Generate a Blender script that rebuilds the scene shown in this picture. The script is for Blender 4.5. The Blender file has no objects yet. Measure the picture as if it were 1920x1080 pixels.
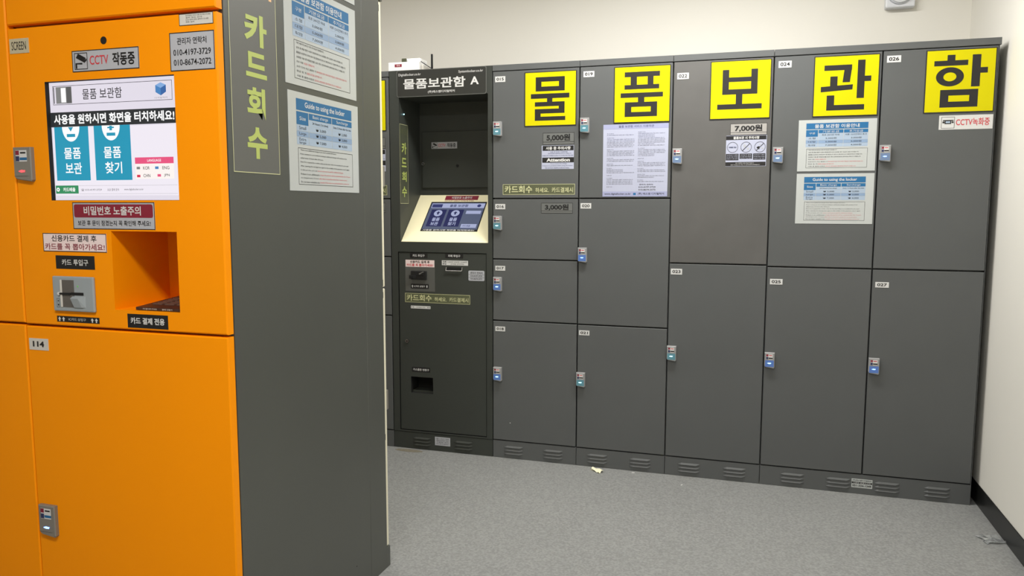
import bpy, bmesh, math, random
from mathutils import Vector, Euler

# ------------------------------------------------------------------ camera, light, exposure
S = bpy.context.scene
COL = S.collection
cam_d = bpy.data.cameras.new('camera'); cam = bpy.data.objects.new('camera', cam_d); COL.objects.link(cam)
cam_d.sensor_width = 36; cam_d.lens = 1442.65 * 36 / 1920; cam_d.clip_start = 0.02
PITCH, YAW, ROLL = -0.1048, 0.2998, 0.0015
fw = Vector((-math.sin(YAW) * math.cos(PITCH), math.cos(YAW) * math.cos(PITCH), math.sin(PITCH)))
rt = Vector((math.cos(YAW), math.sin(YAW), 0)); up = rt.cross(fw)
r2 = math.cos(ROLL) * rt + math.sin(ROLL) * up; u2 = -math.sin(ROLL) * rt + math.cos(ROLL) * up
from mathutils import Matrix
m = Matrix((r2, u2, -fw)).transposed().to_4x4(); m.translation = Vector((1.1879, -3.5245, 1.2354))
cam.matrix_world = m
S.camera = cam
S.view_settings.view_transform = 'Standard'; S.view_settings.look = 'None'
S.view_settings.gamma = 1; S.view_settings.use_curve_mapping = False
S.view_settings.exposure = 0.0
W = bpy.data.worlds.new('world'); S.world = W; W.use_nodes = True
W.node_tree.nodes['Background'].inputs[0].default_value = (1, .97, .9, 1)
W.node_tree.nodes['Background'].inputs[1].default_value = 0.15
CEIL = 2.62
LIGHTS = [(0.95, -0.60, 38), (0.75, -3.35, 49), (-0.75, -0.55, 10)]          # x, y, watts of the ceiling panels; third added to brighten the left wall
for i, (lx, ly, p) in enumerate(LIGHTS):
    ld = bpy.data.lights.new('panel_light', 'AREA'); ld.shape = 'RECTANGLE'; ld.size = 1.15; ld.size_y = .28
    ld.energy = p; ld.color = (1, .985, .965)
    lo = bpy.data.objects.new('panel_light', ld); COL.objects.link(lo); lo.location = (lx, ly, CEIL - .045)

# ------------------------------------------------------------------ materials
def lin(c):
    return tuple(((v / 255) / 12.92 if v / 255 <= .04045 else ((v / 255 + .055) / 1.055) ** 2.4) for v in c) + (1,)
MATS = {}
def mat(key, rgb, rough=.5, metal=0, emit=0, spec=.5, noise=0, nscale=40, bump=0, bscale=300, coat=0):
    if key in MATS: return MATS[key]
    M = bpy.data.materials.new(key); M.use_nodes = True; nt = M.node_tree
    b = nt.nodes['Principled BSDF']
    b.inputs['Base Color'].default_value = lin(rgb); b.inputs['Roughness'].default_value = rough
    b.inputs['Metallic'].default_value = metal; b.inputs['Specular IOR Level'].default_value = spec
    b.inputs['Coat Weight'].default_value = coat
    if emit:
        b.inputs['Emission Color'].default_value = lin(rgb); b.inputs['Emission Strength'].default_value = emit
    tc = None
    if noise or bump: tc = nt.nodes.new('ShaderNodeTexCoord')
    if noise:
        n = nt.nodes.new('ShaderNodeTexNoise'); n.inputs['Scale'].default_value = nscale; n.inputs['Detail'].default_value = 5
        r = nt.nodes.new('ShaderNodeMapRange'); r.inputs[1].default_value = .3; r.inputs[2].default_value = .7
        r.inputs[3].default_value = 1 - noise; r.inputs[4].default_value = 1 + noise
        x = nt.nodes.new('ShaderNodeVectorMath'); x.operation = 'SCALE'; x.inputs[0].default_value = lin(rgb)[:3]
        nt.links.new(tc.outputs['Object'], n.inputs['Vector']); nt.links.new(n.outputs[0], r.inputs[0])
        nt.links.new(r.outputs[0], x.inputs['Scale']); nt.links.new(x.outputs[0], b.inputs['Base Color'])
    if bump:
        n = nt.nodes.new('ShaderNodeTexNoise'); n.inputs['Scale'].default_value = bscale; n.inputs['Detail'].default_value = 2
        bp = nt.nodes.new('ShaderNodeBump'); bp.inputs['Strength'].default_value = bump; bp.inputs['Distance'].default_value = .001
        nt.links.new(tc.outputs['Object'], n.inputs['Vector']); nt.links.new(n.outputs[0], bp.inputs['Height'])
        nt.links.new(bp.outputs[0], b.inputs['Normal'])
    MATS[key] = M
    return M
GREY = mat('grey_powder_coat', (91, 93, 93), .45, spec=.32, noise=.04, nscale=3, bump=.15, bscale=900)
DARK = mat('dark_grey_powder_coat', (60, 63, 59), .45, spec=.28, noise=.04, nscale=3, bump=.15, bscale=900)
SIDE = mat('side_grey_powder_coat', (80, 82, 77), .40, noise=.03, nscale=3, bump=.12, bscale=900)
ORANGE = mat('orange_powder_coat', (255, 152, 0), .45, spec=.15, noise=.02, nscale=2, bump=.1, bscale=900)
CREAM = mat('cream_powder_coat', (235, 230, 205), .4)
BLACK = mat('black_print', (22, 22, 24), .45)
DEEP = mat('deep_black', (12, 12, 12), .8)
WHITE = mat('white_print', (214, 214, 212), .45)
SOFTW = mat('warm_white', (208, 205, 197), .4)
PAPER = mat('laminated_paper', (190, 194, 192), .3)
LILAC = mat('lilac_paper', (180, 184, 204), .35)
SILVER = mat('silver_vinyl', (178, 180, 186), .4)
YELLOW = mat('yellow_board', (210, 200, 0), .5, spec=.15)
INK = mat('dark_ink', (25, 23, 23), .5)
LIME = mat('lime_vinyl', (180, 194, 104), .5)
PALE = mat('pale_vinyl', (208, 208, 160), .5)
OLIVE = mat('olive_vinyl', (88, 92, 66), .5)
PEACH = mat('peach_vinyl', (235, 190, 140), .5)
BLUE = mat('blue_print', (34, 104, 154), .35)
LB1 = mat('light_blue_print', (166, 184, 204), .35)
LB2 = mat('mid_blue_print', (138, 162, 192), .35)
RED = mat('red_print', (205, 60, 70), .5)
MAROON = mat('maroon_print', (134, 30, 52), .45)
PINKP = mat('pink_paper', (240, 220, 218), .45)
NAVY = mat('navy_print', (40, 50, 90), .45)
GR5 = mat('price_grey_film', (106, 108, 106), .4)
GR6 = mat('price_light_grey', (165, 162, 158), .4)
STEEL = mat('steel', (170, 170, 168), .25, metal=1)
PLATE = mat('grey_plastic', (152, 160, 164), .4)
PLATED = mat('dark_grey_plastic', (92, 88, 84), .35)
LOCKG = mat('lock_grey_plastic', (128, 124, 116), .4)
LOCKB = mat('lock_light_plastic', (150, 150, 150), .4)
BASEB = mat('black_vinyl_skirting', (22, 23, 22), .35)
GLOW_T = mat('lock_led_glow_teal', (84, 128, 140), .3, emit=.2)  # LED light on the grey plastic, put into tint and faint emission
GLOW_B = mat('lock_led_glow_blue', (76, 106, 165), .3, emit=.3)
GLOW_G = mat('lock_led_glow_grey', (100, 120, 150), .3, emit=.25)
LED_C = mat('led_cyan', (170, 240, 255), .3, emit=3.5)
LED_B = mat('led_blue', (110, 150, 255), .3, emit=5)
LED_R = mat('led_red', (255, 70, 75), .3, emit=2.0)
def scr(k, c, e=1):
    M = mat('screen_' + k, c, .2, emit=1, spec=.3)
    M.node_tree.nodes['Principled BSDF'].inputs['Base Color'].default_value = (.012, .012, .014, 1); return M

# ------------------------------------------------------------------ mesh builder
ORG = {}
class MB:
    def __init__(s): s.v = []; s.f = []; s.m = []; s.mats = []; s.sm = []
    def mi(s, M):
        if M not in s.mats: s.mats.append(M)
        return s.mats.index(M)
    def poly(s, pts, M):
        n = len(s.v); s.v += [tuple(p) for p in pts]; s.f.append(tuple(range(n, n + len(pts)))); s.m.append(s.mi(M)); s.sm.append(False)
    def add(s, vs, fs, M, smooth=False):
        n = len(s.v); s.v += [tuple(p) for p in vs]; k = s.mi(M)
        for f in fs: s.f.append(tuple(i + n for i in f)); s.m.append(k); s.sm.append(smooth)
    def box(s, x0, x1, y0, y1, z0, z1, M, bev=0, seg=2):
        if bev:
            bm = bmesh.new(); bmesh.ops.create_cube(bm, size=1)
            for v in bm.verts:
                v.co = ((x0 + x1) / 2 + v.co.x * (x1 - x0), (y0 + y1) / 2 + v.co.y * (y1 - y0), (z0 + z1) / 2 + v.co.z * (z1 - z0))
            bmesh.ops.bevel(bm, geom=bm.edges[:], offset=bev, segments=seg, affect='EDGES', profile=.5)
            bm.verts.index_update()
            s.add([v.co[:] for v in bm.verts], [[v.index for v in f.verts] for f in bm.faces], M); bm.free(); return
        vs = [(x, y, z) for z in (z0, z1) for y in (y0, y1) for x in (x0, x1)]
        s.add(vs, [(0, 2, 3, 1), (4, 5, 7, 6), (0, 1, 5, 4), (2, 6, 7, 3), (0, 4, 6, 2), (1, 3, 7, 5)], M)
    def tube(s, p0, p1, r, M, n=12, r1=None):
        p0 = Vector(p0); p1 = Vector(p1); d = (p1 - p0).normalized(); a = d.orthogonal().normalized(); b = d.cross(a)
        r1 = r if r1 is None else r1; vs = []
        for p, q in ((p0, r), (p1, r1)):
            for i in range(n):
                t = 2 * math.pi * i / n; vs.append(p + a * math.cos(t) * q + b * math.sin(t) * q)
        fs = [(i, (i + 1) % n, n + (i + 1) % n, n + i) for i in range(n)]
        s.add(vs, fs, M, True); s.add(vs, [tuple(range(n))[::-1], tuple(range(n, 2 * n))], M)
    def plate(s, x0, x1, z0, z1, yf, yb, M, c=.002, holes=(), hd=None, hm=None, back=True):
        """sheet metal front facing -y with chamfered outer edge and real cut-outs; hd = depth of each cut-out's walls"""
        a0, a1, b0, b1 = x0 + c, x1 - c, z0 + c, z1 - c
        xs = sorted({a0, a1} | {h[0] for h in holes} | {h[1] for h in holes}); zs = sorted({b0, b1} | {h[2] for h in holes} | {h[3] for h in holes})
        for i in range(len(xs) - 1):
            for j in range(len(zs) - 1):
                cx, cz = (xs[i] + xs[i + 1]) / 2, (zs[j] + zs[j + 1]) / 2
                if any(h[0] < cx < h[1] and h[2] < cz < h[3] for h in holes): continue
                s.poly([(xs[i], yf, zs[j]), (xs[i + 1], yf, zs[j]), (xs[i + 1], yf, zs[j + 1]), (xs[i], yf, zs[j + 1])], M)
        R1 = [(a0, yf, b0), (a1, yf, b0), (a1, yf, b1), (a0, yf, b1)]
        R2 = [(x0, yf + c, z0), (x1, yf + c, z0), (x1, yf + c, z1), (x0, yf + c, z1)]
        R3 = [(x0, yb, z0), (x1, yb, z0), (x1, yb, z1), (x0, yb, z1)]
        for A, B in ((R1, R2), (R2, R3)):
            for k in range(4): s.poly([A[k], B[k], B[(k + 1) % 4], A[(k + 1) % 4]], M)
        if back and not holes: s.poly(R3[::-1], M)
        for n, h in enumerate(holes):
            d = (hd[n] if hd else yb - yf); mm = (hm[n] if hm else M)
            q = [(h[0], h[2]), (h[1], h[2]), (h[1], h[3]), (h[0], h[3])]
            for k in range(4):
                (p, r), (p2, rr) = q[k], q[(k + 1) % 4]
                s.poly([(p, yf, r), (p, yf + d, r), (p2, yf + d, rr), (p2, yf, rr)][::-1], mm)
            s.poly([(p, yf + d, r) for p, r in q], mm)
    def build(s, name, parent=None, **props):
        o = Vector((sum(v[0] for v in s.v) / len(s.v), sum(v[1] for v in s.v) / len(s.v), min(v[2] for v in s.v)))
        me = bpy.data.meshes.new(name); me.from_pydata([tuple(Vector(v) - o) for v in s.v], [], s.f)
        for M in s.mats: me.materials.append(M)
        me.polygons.foreach_set('material_index', s.m); me.polygons.foreach_set('use_smooth', s.sm); me.update()
        ob = bpy.data.objects.new(name, me); COL.objects.link(ob)
        po = ORG[parent.name] if parent else Vector((0, 0, 0))
        ob.location = o - po; ob.parent = parent; ORG[ob.name] = o
        for k, v in props.items(): ob[k] = v
        return ob
def thing(name, loc, label, category, group=None):
    e = bpy.data.objects.new(name, None); COL.objects.link(e); e.location = loc; e.empty_display_size = .1
    e['label'] = label; e['category'] = category
    if group: e['group'] = group
    ORG[e.name] = Vector(loc); return e

# text outlines, cached, from Blender's own built-in font
TC = {}
def glyphs(txt, bold):
    k = (txt, bold)
    if k not in TC:
        c = bpy.data.curves.new('t', 'FONT'); c.body = txt; c.offset = bold; c.resolution_u = 2 if len(txt) > 12 else 4
        o = bpy.data.objects.new('t', c); me = o.to_mesh()
        vs = [(v.co.x, v.co.y) for v in me.vertices]; fs = [tuple(p.vertices) for p in me.polygons]
        o.to_mesh_clear(); bpy.data.objects.remove(o); bpy.data.curves.remove(c)
        xs = [v[0] for v in vs]; ys = [v[1] for v in vs]
        TC[k] = (vs, fs, min(xs), max(xs), min(ys), max(ys))
    return TC[k]

class Print(MB):
    """flat printed thing: slab of base colour with coloured shapes a hair above it. P maps (u, v, out) to the world."""
    def __init__(s, P, t=.0008): super().__init__(); s.P = P; s.t = t
    def pt(s, u, v, l): return s.P(u, v, s.t + l * .00025)
    def nx(s): s.c = (getattr(s, 'c', 0) + 1) % 24; return s.c * .025
    def slab(s, u0, u1, v0, v1, M, edge=None):
        a = [(u0, v0), (u1, v0), (u1, v1), (u0, v1)]; F = [s.P(u, v, s.t) for u, v in a]; B = [s.P(u, v, 0) for u, v in a]
        s.poly(F, M); s.poly(B[::-1], M)
        for k in range(4): s.poly([F[k], B[k], B[(k + 1) % 4], F[(k + 1) % 4]], edge or M)
        s.e = (u0, u1, v0, v1)
    def rslab(s, u0, u1, v0, v1, r, M):
        pts = []
        for cx, cy, a in ((u1 - r, v0 + r, -90), (u1 - r, v1 - r, 0), (u0 + r, v1 - r, 90), (u0 + r, v0 + r, 180)):
            for i in range(5): t = math.radians(a + i * 22.5); pts.append((cx + r * math.cos(t), cy + r * math.sin(t)))
        F = [s.P(u, v, s.t) for u, v in pts]; B = [s.P(u, v, 0) for u, v in pts]; s.poly(F, M); s.poly(B[::-1], M)
        for k in range(len(pts)): j = (k + 1) % len(pts); s.poly([F[k], B[k], B[j], F[j]], M)
    def r(s, u0, u1, v0, v1, M, l=1): l += s.nx(); s.poly([s.pt(u0, v0, l), s.pt(u1, v0, l), s.pt(u1, v1, l), s.pt(u0, v1, l)], M)
    def p(s, pts, M, l=1): l += s.nx(); s.poly([s.pt(u, v, l) for u, v in pts], M)
    def frame(s, u0, u1, v0, v1, w, M, l=1):
        s.r(u0, u1, v0, v0 + w, M, l); s.r(u0, u1, v1 - w, v1, M, l); s.r(u0, u0 + w, v0 + w, v1 - w, M, l); s.r(u1 - w, u1, v0 + w, v1 - w, M, l)
    def disc(s, u, v, ru, M, l=1, rv=None, n=24): rv = rv or ru; s.p([(u + ru * math.cos(2 * math.pi * i / n), v + rv * math.sin(2 * math.pi * i / n)) for i in range(n)], M, l)
    def ring(s, u, v, r0, r1, M, l=1, n=28, kv=1):
        for i in range(n):
            a, b = 2 * math.pi * i / n, 2 * math.pi * (i + 1) / n
            s.p([(u + q * math.cos(t), v + q * kv * math.sin(t)) for q, t in ((r0, a), (r1, a), (r1, b), (r0, b))], M, l)
    def text(s, txt, u0, u1, v0, v1, M, l=2, bold=0.0):
        """u1 None keeps the natural width; otherwise the words are fitted to the box"""
        vs, fs, x0, x1, y0, y1 = glyphs(txt, bold); k = (v1 - v0) / (y1 - y0); h = k if u1 is None else (u1 - u0) / (x1 - x0)
        s.add([s.pt(u0 + (x - x0) * h, v0 + (y - y0) * k, l) for x, y in vs], fs, M)
    def arrow(s, u, v, w, h, M, d=(0, 1), l=2):
        a, b = d; q = [(-.2, -.5), (.2, -.5), (.2, 0), (.5, 0), (0, .5), (-.5, 0), (-.2, 0)]
        s.p([(u + (x * b + y * a) * w, v + (y * b - x * a) * h) for x, y in q], M, l)
def front(yp): return lambda u, v, o: (u, yp - o, v)
def sidep(xp): return lambda u, v, o: (xp + o, u, v)

# ------------------------------------------------------------------ room
XW, YB, XL, YF = 2.132, .615, -3.2, -5.4
wallm = mat('cream_wall_paint', (238, 235, 226), .75, noise=.012, nscale=1.5, bump=.12, bscale=120)
ceilm = mat('white_ceiling_paint', (235, 234, 228), .8, bump=.1, bscale=150)
fl = mat('grey_vinyl_floor', (158, 158, 154), .45)
nt = fl.node_tree; b = nt.nodes['Principled BSDF']; tc = nt.nodes.new('ShaderNodeTexCoord')
mix = None; prev = None
def nz(scale, lo, hi, a, b_, detail=3):
    n = nt.nodes.new('ShaderNodeTexNoise'); n.inputs['Scale'].default_value = scale; n.inputs['Detail'].default_value = detail
    nt.links.new(tc.outputs['Object'], n.inputs['Vector'])
    r = nt.nodes.new('ShaderNodeMapRange'); r.inputs[1].default_value = lo; r.inputs[2].default_value = hi
    r.inputs[3].default_value = a; r.inputs[4].default_value = b_; nt.links.new(n.outputs[0], r.inputs[0]); return r.outputs[0], n
fine, nf = nz(125, .35, .65, .82, 1.15); big, _ = nz(1.6, .35, .65, .97, 1.03); spk, _ = nz(420, .70, .78, 1, .62, 1); wht, _ = nz(330, .70, .77, 1, 1.25, 1)
cur = fine
for o_ in (big, spk, wht):
    mm = nt.nodes.new('ShaderNodeMath'); mm.operation = 'MULTIPLY'; nt.links.new(cur, mm.inputs[0]); nt.links.new(o_, mm.inputs[1]); cur = mm.outputs[0]
sc_ = nt.nodes.new('ShaderNodeVectorMath'); sc_.operation = 'SCALE'; sc_.inputs[0].default_value = lin((143, 144, 142))[:3]
nt.links.new(cur, sc_.inputs['Scale']); nt.links.new(sc_.outputs[0], b.inputs['Base Color'])
bp = nt.nodes.new('ShaderNodeBump'); bp.inputs['Strength'].default_value = .25; bp.inputs['Distance'].default_value = .0006
nt.links.new(nf.outputs[0], bp.inputs['Height']); nt.links.new(bp.outputs[0], b.inputs['Normal'])

def slabobj(name, b, M):
    q = MB(); q.box(*b, M); q.build(name, kind='structure')
slabobj('floor', (XL - .1, XW + .1, YF - .1, YB + .1, -.1, 0), fl)
slabobj('ceiling', (XL - .1, XW + .1, YF - .1, YB + .1, CEIL, CEIL + .1), ceilm)
slabobj('wall_back', (XL, XW, YB, YB + .1, 0, CEIL), wallm)
slabobj('wall_right', (XW, XW + .1, YF, YB, 0, CEIL), wallm)
slabobj('wall_left', (XL - .1, XL, YF, YB, 0, CEIL), wallm)
slabobj('wall_front', (XL, XW, YF - .1, YF, 0, CEIL), wallm)
q = MB(); q.box(XW - .004, XW, YF, YB, 0, .0885, BASEB, .0015, 1); q.build('baseboard_right', kind='structure')

DIFF = mat('light_diffuser', (255, 250, 238), .5, emit=4)
for i, (lx, ly, p) in enumerate(LIGHTS):
    L = thing('ceiling_light', (lx, ly, CEIL), ['long white ceiling panel light near the right end of the grey lockers', 'long white ceiling panel light behind the camera, in front of the orange unit', 'added ceiling panel light above the dark kiosk, brightening the left of the back wall'][i], 'light', 'ceiling panel lights')
    q = MB(); q.box(lx - .6, lx + .6, ly - .16, ly + .16, CEIL - .03, CEIL, WHITE, .003, 1); q.build('frame', L)
    q = MB(); q.box(lx - .575, lx + .575, ly - .14, ly + .14, CEIL - .036, CEIL - .0301, DIFF); q.build('diffuser', L)

# ------------------------------------------------------------------ small repeated pieces
def number_plate(no, x0, z0, z1, parent, yp=0, w=.050, P=None):
    q = Print(P or front(yp), .0012); q.slab(x0, x0 + w, z0, z1, WHITE)
    h = z1 - z0; q.text(no, x0 + w * .14, x0 + w * .86, z0 + h * .24, z0 + h * .78, BLACK, bold=.022); q.build('number_plate', parent)
def lock(x0, z0, parent, yp=0, w=.042, h=.069, body=LOCKB, glow=GLOW_T, led=LED_C, d=.018, sgn=-1, big=False):
    """battery lock: rounded case, status card, LED and its glow painted over the lower half"""
    q = MB(); y1 = yp; y0 = yp + sgn * d; ya, yb_ = min(y0, y1), max(y0, y1)
    # case outline with rounded lower left corner, thinner at the bottom lip
    pts = [(x0 + w, z0 + h), (x0, z0 + h), (x0, z0 + h * .17)]
    for i in range(1, 6): t = math.radians(i * 18); pts.append((x0 + w * .30 * (1 - math.cos(t)), z0 + h * .17 - h * .12 * math.sin(t)))
    pts += [(x0 + w * .93, z0), (x0 + w, z0 + h * .05)]
    n = len(pts); c = .0022; cx, cz = x0 + w / 2, z0 + h / 2
    ins = [(cx + (x - cx) * (1 - 2 * c / w), cz + (z - cz) * (1 - 2 * c / h)) for x, z in pts]
    B = [(x, yp, z) for x, z in pts]; Mi = [(x, yp + sgn * (d - c), z) for x, z in pts]; F = [(x, yp + sgn * d, z) for x, z in ins]
    for A_, C_ in ((B, Mi), (Mi, F)):
        for k in range(n): j = (k + 1) % n; q.poly([A_[k], A_[j], C_[j], C_[k]], body)
    q.poly(F, body); q.poly(B[::-1], body)
    P = (lambda u, v, o: (u, yp + sgn * (d + o), v)); k = Print(P, .0004)
    k.v, k.f, k.m, k.mats, k.sm = q.v, q.f, q.m, q.mats, q.sm
    u0, u1 = x0 + w * .17, x0 + w * .80; a, b_ = z0 + h * .58, z0 + h * .91
    k.r(u0, u1, a, b_, WHITE, 0); k.r(u0, u0 + w * .20, a + (b_ - a) * .58, b_ - h * .01, MAROON, 1); k.r(u0, u0 + w * .20, a + h * .01, a + (b_ - a) * .48, NAVY, 1)
    k.r(u0 + w * .26, u1 - w * .06, a + (b_ - a) * .70, a + (b_ - a) * .84, RED if not big else INK, 1); k.r(u0 + w * .22, u1, a + (b_ - a) * .12, a + (b_ - a) * .36, BLUE if big else INK, 1)
    if glow:
        k.r(x0 + w * .07, x0 + w * .93, z0 + h * .10, z0 + h * .52, glow, 0)
    zz = z0 + h * (.33 if not big else .30)
    if led: k.disc(x0 + w * .47, zz, w * .13, led, 1, h * .035, 12); k.p([(x0 + w * .30, zz - h * .012), (x0 + w * .62, zz - h * .03), (x0 + w * .66, zz + h * .03), (x0 + w * .30, zz + h * .012)], led, 1.5)
    if big: k.r(x0 + w * .03, x0 + w * .80, z0 + h * .155, z0 + h * .165, PLATED, 1)
    return MB.build(k, 'lock', parent)
def louver(cx, cz, w, h, yp, parent, M):
    """pressed louvre: a half round hood over a slot"""
    q = MB(); n = 6; L = []; U = []
    for i in range(n + 1):
        t = math.pi * i / n; x = cx - w / 2 + w * i / n; e = min(1, math.sin(t) * 2.2)
        L.append((x, yp - .0055 * e, cz - h * .35)); U.append((x, yp - .0002, cz + h * .5))
        L[-1] = (x, yp - .0060 * e, cz - h * .42)
    Bk = [(p[0], yp, cz - h * .5) for p in L]
    for i in range(n):
        q.poly([L[i], L[i + 1], U[i + 1], U[i]], M); q.poly([Bk[i], Bk[i + 1], L[i + 1], L[i]], DEEP)
    q.build('louver', parent)
def plinth(x0, x1, parent, groups, M=GREY, yp=.002, plates=()):
    q = MB(); q.plate(x0 + .001, x1 - .001, 0, .0865, yp, .03, M, .0012); pl = q.build('plinth', parent)
    for g in groups:
        for k in range(3): louver(g, .026 + k * .0165, .1, .0085, yp, pl, M)
    return pl

# price, card and notice stickers -------------------------------------------------
def price(x0, x1, z0, z1, txt, parent, M, yp=0):
    q = Print(front(yp), .0005); q.slab(x0, x1, z0, z1, M); h = z1 - z0; w = x1 - x0
    q.frame(x0, x1, z0, z1, .0016, INK); q.r(x0, x1, z0 + h * .20, z0 + h * .235, INK)
    q.text(txt, x0 + w * .12, x0 + w * .87, z0 + h * .27, z0 + h * .88, BLACK, bold=.035); q.build('price_sticker', parent)
def card_sticker(x0, x1, z0, z1, parent, yp=0):
    q = Print(front(yp), .0005); q.slab(x0, x1, z0, z1, OLIVE); q.frame(x0, x1, z0, z1, .0018, PALE); w = x1 - x0; h = z1 - z0
    q.text('카드회수', x0 + w * .025, x0 + w * .415, z0 + h * .16, z0 + h * .86, PALE, bold=.02)
    q.text('하세요.', x0 + w * .46, x0 + w * .645, z0 + h * .20, z0 + h * .66, PALE, bold=.012)
    q.text('카드결제시', x0 + w * .685, x0 + w * .975, z0 + h * .20, z0 + h * .68, PALE, bold=.012); q.build('card_sticker', parent)
def attention(x0, x1, z0, z1, parent, yp=0):
    q = Print(front(yp), .0005); q.slab(x0, x1, z0, z1, LILAC); w = x1 - x0; h = z1 - z0
    q.r(x0 + w * .03, x1 - w * .01, z0 + h * .78, z0 + h * .985, BLACK); q.r(x0 + w * .02, x1, z0 + h * .275, z0 + h * .49, BLACK)
    q.text('사용 중 주의사항', x0 + w * .13, x0 + w * .90, z0 + h * .81, z0 + h * .95, WHITE, bold=.03)
    q.text('Attention', x0 + w * .15, x0 + w * .88, z0 + h * .31, z0 + h * .46, WHITE, bold=.045)
    for t, a, b_, v in (('보관 중 문제가 발생하면', .27, .80, .70), ('관리자에게 연락하여 주시기 바랍니다', .20, .92, .63), ('보관함 안에 귀중품과 현금을 두지 마세요 분실 책임 없음', .02, .98, .545), ('Please contact the manager', .28, .80, .20), ('if there is a problem while using the locker', .03, .97, .115), ('Do not leave valuables inside the locker', .12, .86, .03)):
        q.text(t, x0 + w * a, x0 + w * b_, z0 + h * v, z0 + h * (v + .05), NAVY)
    q.build('notice_sticker', parent)

def column(x0, x1, cuts, label, specs, groups, first=None):
    """one locker column: body, cap, plinth, doors. cuts = heights of the door gaps; specs = per door dict"""
    L = thing('locker_column', ((x0 + x1) / 2, .29, 0), label, 'locker', 'grey locker columns along the back wall')
    q = MB(); g = .0022
    q.box(x0 + .0006, x1 - .0006, .03, .56, .002, 1.8725, GREY); q.build('body', L)
    q = MB(); q.plate(x0 + .0008, x1 - .0008, 1.8725, 1.90, -.002, .56, GREY, .0012); q.build('top_cap', L)
    plinth(x0, x1, L, groups)
    return L
def gap_doors(L, x0, x1, cuts, M=GREY, yf=0, yb=.024, g=.0028, gz=.0032):
    out = []
    for i in range(len(cuts) - 1):
        zt, zb = cuts[i] - gz, cuts[i + 1] + gz
        q = MB(); q.plate(x0 + g, x1 - g, zb, zt, yf, yb, M, .0014); out.append(q.build('door', L))
    return out

CW = .4203
XC = [0, .421, .8412, 1.2614, 1.6817, 2.1]
CUT_A = [1.8725, 1.2756, .9856, .6865, .0885]
# column with the four short doors 015 to 018
A = column(0, .421, None, 'grey locker column with four doors 015 to 018, right of the dark kiosk', None, (.106, .306))
dA = gap_doors(A, 0, .421, CUT_A)
for dd, no, z0, z1 in zip(dA, ('015', '016', '017', '018'), (1.821, 1.225, .930, .634), (1.847, 1.250, .953, .657)): number_plate(no, .014, z0, z1, dd)
for dd, z0, wn in zip(dA, (1.568, 1.124, .830, .388), (GLOW_T, GLOW_T, GLOW_B, GLOW_B)): lock(.007, z0, dd, glow=wn)
price(.248, .398, 1.525, 1.579, '5,000원', dA[0], GR5); price(.242, .394, 1.207, 1.255, '3,000원', dA[1], GR5)
attention(.243, .397, 1.412, 1.521, dA[0]); card_sticker(.052, .403, 1.294, 1.343, dA[0])
q = MB(); q.box(.088, .092, -.0006, 0, .178, .182, WHITE); q.build('paint_chip', dA[3])
# its twin to the left of the kiosk, mostly hidden by the orange unit
def copy_tree(o, parent=None):
    c = o.copy(); COL.objects.link(c); c.parent = parent
    for ch in list(o.children): copy_tree(ch, c)
    return c
A2 = copy_tree(A); A2.location.x = A.location.x - .9600
A2['label'] = 'grey locker column left of the dark kiosk, mostly hidden behind the orange unit'
for ch in list(A2.children):
    for sub in list(ch.children):
        if sub.name.startswith(('number_plate', 'paint_chip')): bpy.data.objects.remove(sub)
# column 019 to 021
B = column(.421, .8412, None, 'grey locker column with three doors 019, 020 and 021', None, (.523, .727))
dB = gap_doors(B, .421, .8412, [1.8725, 1.2756, .6855, .0885])
for dd, no, z0, z1, xx in zip(dB, ('019', '020', '021'), (1.824, 1.229, .635), (1.850, 1.254, .658), (.438, .431, .430)): number_plate(no, xx, z0, z1, dd)
lock(.427, 1.572, dB[0], glow=GLOW_T); lock(.423, .979, dB[1], glow=GLOW_B, led=LED_B); lock(.421, .388, dB[2], glow=GLOW_T)
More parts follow.
